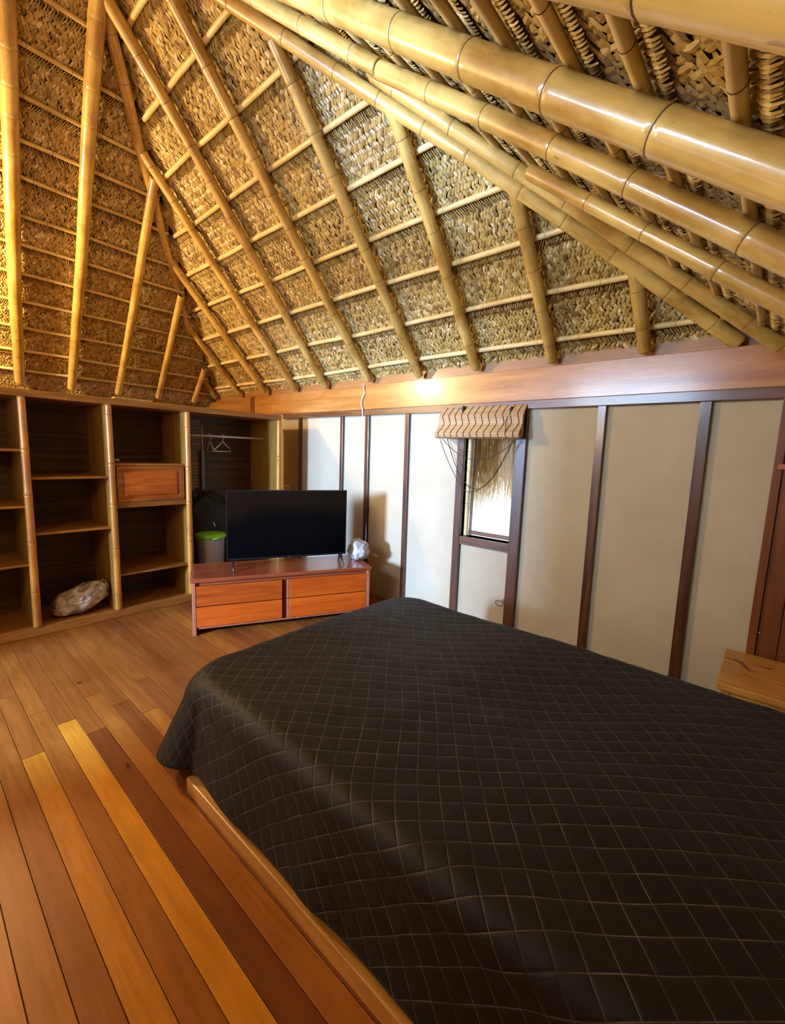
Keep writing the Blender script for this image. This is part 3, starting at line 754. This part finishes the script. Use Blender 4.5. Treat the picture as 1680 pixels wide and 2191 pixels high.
th = M().tube([(-.13, -2.16, .285), (-.12, -2.135, .325), (-.12, -2.115, .30), (-.11, -2.10, .25), (-.12, -2.105, .2)], .006, 8).build('tie_end', 'wrap', None, True); th.parent = o

# bin + bag in the wardrobe
bn = thing('lidded_bin', 'grey bin with a lime green lid, half hidden behind the television', 'bin', (-.17, -1.14, .055))
M().lathe([(.09, 0), (.115, .003), (.135, .50), (.140, .505), (.140, .52), (.10, .52)], seg=32).build('bin_body', 'bin', bn, True, world=False)
M().lathe([(.146, .512), (.150, .520), (.150, .545), (.13, .558), (.02, .562)], seg=32).build('lid', 'lime', bn, True, world=False)
M().tube([(.12, -.05, .535), (.165, -.055, .525), (.165, .055, .525), (.12, .05, .535)], .008, 8).build('lid_tab', 'lime', bn, True, world=False)
bg_ = thing('backpack', 'black backpack piled behind the green lidded bin in the wardrobe', 'bag', (-.40, -1.13, .055))
o = blob('bag_body', (-.40, -1.04, .64), (.12, .27, .36), MAT['bag'], 9, .22, 4, floor=.30)
for v in o.data.vertices: v.co -= Vector((-.40, -1.13, .055))
o.parent = bg_
o = blob('bag_base', (-.40, -1.14, .30), (.12, .24, .28), MAT['bag'], 5, .15, 4, floor=.056)
for v in o.data.vertices: v.co -= Vector((-.40, -1.13, .055))
o.parent = bg_
M().tube([(-.30, -1.28, .90), (-.27, -1.27, 1.02), (-.28, -1.22, 1.07), (-.31, -1.18, 1.0)], .012, 8).build('grab_handle', 'bag', bg_, True)
M().tube([(-.285, -1.05, .70), (-.272, -1.04, .66)], .008, 8).build('zip_pull', 'white', bg_, True)['label'] = 'small white zip pull'

# ------------------------------------------------------------------ dresser
ang = math.atan2(.9, .435)
D = thing('dresser', 'low reddish wooden dresser with four drawers under the television', 'dresser', (.842, -1.797, 0), ang)
WD, DD, HT = 1.487, .50, .468
def db(name, x0, x1, y0, y1, z0, z1, mat, bev=.003): return M().box(x0, x1, y0, y1, z0, z1).build(name, mat, D, bevel=bev, world=False)
db('dresser_top', -.012, WD + .012, -.012, DD, HT - .030, HT, 'drtop', .006)
db('side_panel', 0, .028, 0, DD - .01, 0, HT - .031, 'drframe')
db('side_panel', WD - .028, WD, 0, DD - .01, 0, HT - .031, 'drframe')
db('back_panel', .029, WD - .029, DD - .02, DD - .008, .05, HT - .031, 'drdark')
db('bottom_rail', .029, WD - .029, .010, DD - .021, .048, .064, 'drframe')
db('top_rail', .029, WD - .029, .016, .05, HT - .062, HT - .031, 'drtop')
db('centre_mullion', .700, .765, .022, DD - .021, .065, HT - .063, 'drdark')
for (xa, xb) in ((.031, .698), (.758, WD - .031)):
    for j, (za, zb) in enumerate(((.068, .232), (.240, .404))):
        o = db('drawer', xa, xb, .0 if j == 0 else .002, .022, za, zb, ('drstreak' if j == 1 and xa < .5 else 'dresser'), .003)
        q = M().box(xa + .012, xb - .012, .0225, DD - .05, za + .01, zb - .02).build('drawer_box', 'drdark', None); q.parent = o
for za, zb in ((.068, .232), (.240, .404)):
    db('mullion_lip', .737, .757, .004, .021, za, zb, 'drframe')

# TV
T = thing('television', 'large black flat-screen television on the dresser', 'television', (.842, -1.797, HT), ang)
TX0, TX1, TY = .270, 1.312, .20
def tb(name, x0, x1, y0, y1, z0, z1, mat, bev=.002): return M().box(x0, x1, y0, y1, z0, z1).build(name, mat, T, bevel=bev, world=False)
Z0, Z1_ = .083, .680
tb('housing', TX0, TX1, TY + .004, TY + .030, Z0, Z1_, 'black', .003)
tb('rear_bulge', TX0 + .14, TX1 - .14, TY + .031, TY + .065, Z0 + .03, Z1_ - .22, 'black', .01)
m = M(); b_ = .008
for a, b, c, d in ((TX0, TX1, Z1_ - b_, Z1_), (TX0, TX0 + b_, Z0, Z1_), (TX1 - b_, TX1, Z0, Z1_), (TX0, TX1, Z0, Z0 + .016)): m.box(a, b, TY - .002, TY + .003, c, d)
m.build('bezel', 'black', T, world=False)
tb('screen', TX0 + b_, TX1 - b_, TY, TY + .0035, Z0 + .016, Z1_ - b_, 'screen', 0)
for fx in (TX0 + .045, TX1 - .045):
    M().tube([(fx, TY + .015, Z0 + .004), (fx + .004, TY - .03, .04), (fx + .004, TY - .085, .006)], [.009, .007, .006], 8).build('foot', 'black', T, True, world=False)
    M().tube([(fx, TY + .015, Z0 + .004), (fx + .004, TY + .06, .04), (fx + .004, TY + .11, .006)], [.009, .007, .006], 8).build('foot', 'black', T, True, world=False)
cu_ = bpy.data.curves.new('maker_mark', 'FONT'); cu_.body = 'LG'; cu_.size = .017; cu_.extrude = .0004; cu_.align_x = 'CENTER'
to = bpy.data.objects.new('tmp', cu_); C.objects.link(to)
dg = bpy.context.evaluated_depsgraph_get(); me = bpy.data.meshes.new_from_object(to.evaluated_get(dg)); bpy.data.objects.remove(to)
me.materials.clear(); me.materials.append(MAT['silver'])
lo = bpy.data.objects.new('maker_mark', me); C.objects.link(lo); lo.parent = T; lo.location = ((TX0 + TX1) / 2, TY - .0024, Z0 + .0015); lo.rotation_euler = (PI / 2, 0, 0)

# white bag + cable behind the tv on the dresser
t = thing('plastic_bag', 'crumpled white plastic bag on the dresser behind the right end of the television', 'bag', (1.235, -.33, HT))
o = blob('bag_film', (1.22, -.34, HT + .085), (.09, .10, .11), MAT['bagw'], 2, .3, 4, floor=HT + .002)
for v in o.data.vertices: v.co -= Vector((1.235, -.33, HT))
o.parent = t
# wall socket behind TV
t = thing('wall_socket', 'white socket plate on the plaster wall just above the television', 'socket', (-.40, 0, 1.0))
M().box(-.50, -.375, -.012, -.001, .985, 1.050).build('plate', 'white', t, bevel=.003)
m = M()
for xx in (-.475, -.4375, -.40): m.box(xx - .006, xx + .006, -.0135, -.0121, 1.005, 1.035)
m.build('outlet_slots', 'black', t)

# ------------------------------------------------------------------ blind
bl = thing('roller_blind', 'rolled-up slatted bamboo blind over the window', 'blind', (2.33, -.04, 1.66))
prof = []
import itertools
pf = [(-.050, 1.905), (-.075, 1.87), (-.105, 1.83), (-.110, 1.80), (-.108, 1.765), (-.125, 1.73), (-.150, 1.70), (-.165, 1.675), (-.160, 1.652), (-.135, 1.642), (-.105, 1.648), (-.085, 1.67), (-.080, 1.71), (-.088, 1.75), (-.086, 1.80), (-.070, 1.85), (-.046, 1.895)]
m = M().prism_x(pf, 1.93, 2.70)
bo = m.build('rolled_slats', 'blind', bl, False)
# threads
for i in range(12):
    x = 1.975 + i * .0625
    pts = [(x + .012 * math.sin(z * 40), y - .0022, z) for y, z in pf[:9]]
    q = M().tube(pts, .0028, 6).build('thread', 'cord', None, True)
    for v in q.data.vertices: v.co -= Vector(bl.location)
    q.parent = bo
m = M()
for j in range(40):
    a = j * .45; r_ = .004 + .0006 * j
    m.add([(2.7005, -.125 + r_ * math.cos(a), 1.690 + r_ * math.sin(a)), (2.7025, -.125 + r_ * math.cos(a), 1.690 + r_ * math.sin(a)), (2.7025, -.125 + (r_ + .002) * math.cos(a + .45), 1.690 + (r_ + .002) * math.sin(a + .45)), (2.7005, -.125 + (r_ + .002) * math.cos(a + .45), 1.690 + (r_ + .002) * math.sin(a + .45))], [(0, 1, 2, 3)])
q = m.build('roll_end', 'cord', bl)
for x, zt in ((2.15, 1.90), (2.585, 1.875)):
    m = M().tube([(x, -.046, zt - .01), (x, -.07, zt + .005), (x, -.085, zt - .01), (x, -.08, zt - .035)], [.010, .012, .012, .008], 8)
    m.tube([(x - .015, -.06, zt - .02), (x + .012, -.088, zt + .004)], .006, 6)
    m.build('hook', 'hook', bl, True)
def arc(p0, p1, sag, n=14, dy=0.0): return [tuple(Vector(p0).lerp(Vector(p1), i / n) + Vector((0, dy * math.sin(PI * i / n), -sag * 4 * (i / n) * (1 - i / n)))) for i in range(n + 1)]
m = M()
m.tube(arc((1.975, -.12, 1.65), (2.66, -.12, 1.63), .17), .0028, 6)
m.tube(arc((2.02, -.11, 1.66), (2.64, -.12, 1.64), .42, 18), .0028, 6)
m.tube(arc((1.955, -.13, 1.66), (2.20, -.05, 1.20), .05), .0028, 6)
m.tube(arc((2.20, -.05, 1.20), (2.63, -.12, 1.60), .12), .0026, 6)
m.tube([(2.585, -.09, 1.85), (2.57, -.12, 1.78), (2.59, -.16, 1.70), (2.60, -.15, 1.64)], .003, 6)
m.build('pull_cord', 'cord', bl, True)
# outside thatch fringe
rnd = random.Random(5); m = M()
for i in range(1700):
    x = rnd.uniform(1.55, 3.05); y = .42 + rnd.uniform(-.05, .06); z1 = rnd.uniform(1.72, 2.0)
    bot = .97 + .10 * math.sin(x * 9) + rnd.gauss(0, .06); 
    if rnd.random() < .2: bot += rnd.uniform(0, .25)
    w = rnd.uniform(.002, .005); dx = rnd.gauss(0, .05); cxx = rnd.gauss(0, .02)
    a = rnd.uniform(0, PI); e = Vector((math.cos(a), math.sin(a), 0)) * w; e2 = Vector((-math.sin(a), math.cos(a), 0)) * w * .5
    P0 = Vector((x, y, z1)); P1 = Vector((x + dx * .5 + cxx, y + .01, (z1 + bot) / 2)); P2 = Vector((x + dx, y - .01, bot))
    m.add([P0 - e, P0 + e, P0 + e2, P1 - e, P1 + e, P1 + e2, P2], [(0, 1, 4, 3), (1, 2, 5, 4), (2, 0, 3, 5), (3, 4, 6), (4, 5, 6), (5, 3, 6)])
o = m.build('thatch_fringe', 'fringe'); tag(o, 'ragged dry straw fringe of the eave hanging outside the window', 'thatch', kind='stuff')
# eave roof outside
M_ = M().add([(XL, .10, 2.36), (XR, .10, 2.36), (XR, .62, 1.86), (XL, .62, 1.86), (XL, .10, 2.42), (XR, .10, 2.42), (XR, .62, 1.92), (XL, .62, 1.92)], [(0, 1, 2, 3), (7, 6, 5, 4), (0, 4, 5, 1), (1, 5, 6, 2), (2, 6, 7, 3), (3, 7, 4, 0)])
struct(M_.build('ceiling_eave', 'fringe'), 'overhanging thatch eave outside the window')
struct(M().box(-8, 10, .2, 9, -1.3, -1.2).build('ground', plain('sandy_ground', (.55, .50, .40), .9)), 'pale sunlit ground outside')

# cable on the beam, wire curl on the wall
m = M().tube([(.93, -.05, 2.19), (.935, -.05, 2.14), (.955, -.052, 2.10), (.915, -.052, 2.04), (.905, -.052, 1.99), (.93, -.052, 1.93), (.935, -.052, 1.86)], .0055, 8)
o = m.build('cable', 'white', None, True); tag(o, 'short white cable hanging down the beam below a rafter end', 'cable')
m = M().tube([(2.565 + .035 * math.cos(a), -.012 - .004 * a / 6, .29 + .022 * math.sin(a)) for a in [k * .45 for k in range(15)]] + [(2.60, -.012, .33), (2.61, -.004, .345)], .0025, 6)
o = m.build('wire_curl', 'cord', None, True); tag(o, 'small curl of thin wire on the plaster under the window', 'wire')

# ------------------------------------------------------------------ bedside table
nt_ = thing('bedside_table', 'knotty pale wood bedside table between bed and dark plank door', 'table', (4.28, -.32, 0))
def knotty():
    m, nt, b = newmat('knotty_pine')
    f = noise(nt, mapping(nt, (3, 22, 20)), 1.2, 5, .6, .8); r = ramp(nt, f, [(.3, (.34, .14, .022)), (.65, (.52, .25, .05))])
    k = ramp(nt, noise(nt, mapping(nt, (7, 16, 7)), 1.3, 3, .5, .5), [(.31, (.16, .06, .02)), (.38, (1, 1, 1))])
    c = mix(nt, .9, r.outputs[0], k.outputs[0], 'MULTIPLY'); nt.links.new(c, b.inputs['Base Color']); b.inputs['Roughness'].default_value = .4
    return m
MAT['pine'] = knotty()
M().box(4.075, 4.485, -.605, -.048, .375, .41).build('table_top', 'pine', nt_, bevel=.004)
M().box(4.10, 4.46, -.585, -.565, .20, .374).build('apron', 'pine', nt_, bevel=.002)
for x in (4.095, 4.43):
    for y in (-.59, -.09): M().box(x, x + .035, y, y + .035, 0, .374).build('leg', 'pine', nt_, bevel=.002)
M().tube([(4.125, -.20, .412), (4.15, -.24, .413), (4.175, -.29, .413), (4.19, -.33, .412)], [.003, .006, .006, .003], 8).build('wood_crack', 'stud', nt_, True)

# ------------------------------------------------------------------ bed
bd = thing('bed', 'low wooden bed beneath a black quilt', 'bed', (3.3, -1.67, 0))
BX0, BX1, BY0, BY1, BT = 2.29, 4.42, -2.39, -.945, .46
M().box(2.40, 4.46, -2.53, -2.485, 0.0, .070).build('side_rail', 'rail', bd, bevel=.004)
M().box(2.36, 4.46, -.93, -.90, 0.0, .078).build('side_rail', 'rail', bd, bevel=.004)
M().box(2.36, 2.39, -2.484, -.931, 0.0, .072).build('foot_rail', 'rail', bd, bevel=.004)
M().box(2.40, 4.44, -2.35, -.97, .0, .12).build('platform', 'rail', bd, bevel=.004)
M().box(2.35, 4.42, -2.34, -.98, .121, .455).build('mattress', 'white', bd, bevel=.04)
def make_quilt():
    from mathutils import noise as nz
    cx, cy = (BX0 + BX1) / 2, (BY0 + BY1) / 2; hx, hy = (BX1 - BX0) / 2, (BY1 - BY0) / 2
    R = .14; DM = .465; st = .016; rr = .13; top = .50
    nx = int((2 * hx + 2 * DM) / st) + 1; ny = int((2 * hy + 2 * DM) / st) + 1
    vs = []; uv = []; dd = []
    for i in range(nx):
        for j in range(ny):
            a = cx - hx - DM + i * st; b = cy - hy - DM + j * st
            qx, qy = abs(a - cx) - hx + R, abs(b - cy) - hy + R
            sx, sy = (1 if a > cx else -1), (1 if b > cy else -1)
            mx_, my_ = max(qx, 0), max(qy, 0); ln = math.hypot(mx_, my_); d = ln + min(max(qx, qy), 0) - R
            dd.append(d)
            if d > DM: d = DM + (d - DM) * 0.0
            if ln > 1e-6: nxv, nyv = mx_ / ln * sx, my_ / ln * sy
            else: nxv = nyv = 0
            zb = top + .012 * nz.noise(Vector((a * 1.6, b * 1.6, 2))) * 2 + .004 * nz.noise(Vector((a * 9, b * 9, 5)))
            zb += .03 * math.exp(-((a - 3.95) ** 2 / .18 + (b + 2.05) ** 2 / .06)) - .02 * math.exp(-((a - 3.6) ** 2 / .1 + (b + 1.6) ** 2 / .08))
            zb -= .045 * max(0, (a - 2.3) * 0) 
            if d <= 0: x, y, z = a, b, zb - .02 * math.exp(-abs(d) / .05) * 0
            else:
                bx_, by_ = a - nxv * (ln - R) if ln > 0 else a, 0
                px = cx + sx * (hx - R + (R * abs(nxv) if ln else 0)) if qx > 0 else a
                py = cy + sy * (hy - R + (R * abs(nyv) if ln else 0)) if qy > 0 else b
                if d < rr * PI / 2: ph = d / rr; out = rr * math.sin(ph); dn = rr * (1 - math.cos(ph))
                else: out = rr; dn = rr + d - rr * PI / 2
                s = (px * 1.0 + py * 1.3); fr = (dn / .45)
                out += -.045 * min(1, dn / rr) + .065 * fr ** 1.3 + .006 * fr * math.sin(s * 9 + 2 * math.sin(s * 3)) + .010 * fr * nz.noise(Vector((px * 5, py * 5, z if False else 0)))
                if sx < 0 and sy < 0 and ln > 0: out += .15 * fr * 2 * abs(nxv * nyv); dn += .05 * fr * abs(nxv * nyv)
                x, y, z = min(px + nxv * out, 4.485), py + nyv * out, max(zb - dn, .04 + .004 * math.sin(s * 5))
            vs.append((x, y, z)); uv.append((a + .02 * nz.noise(Vector((a * 2, b * 2, 9))), b + .02 * nz.noise(Vector((a * 2, b * 2, 4)))))
    fs = []
    for i in range(nx - 1):
        for j in range(ny - 1):
            q = (i * ny + j, (i + 1) * ny + j, (i + 1) * ny + j + 1, i * ny + j + 1)
            if min(dd[k] for k in q) < DM: fs.append(q)
    me = bpy.data.meshes.new('quilt'); me.from_pydata(vs, [], fs)
    ul = me.uv_layers.new(name='cloth')
    li = [0] * len(me.loops); me.loops.foreach_get('vertex_index', li)
    flat = []
    for k in li: flat += uv[k]
    ul.data.foreach_set('uv', flat)
    me.polygons.foreach_set('use_smooth', [True] * len(fs)); me.materials.append(MAT['quilt']); me.update()
    o = bpy.data.objects.new('quilt', me); C.objects.link(o)
    so = o.modifiers.new('thick', 'SOLIDIFY'); so.thickness = .008; so.offset = -1
    tag(o, 'black quilt stitched in diamonds draped over the low bed', 'quilt')
make_quilt()
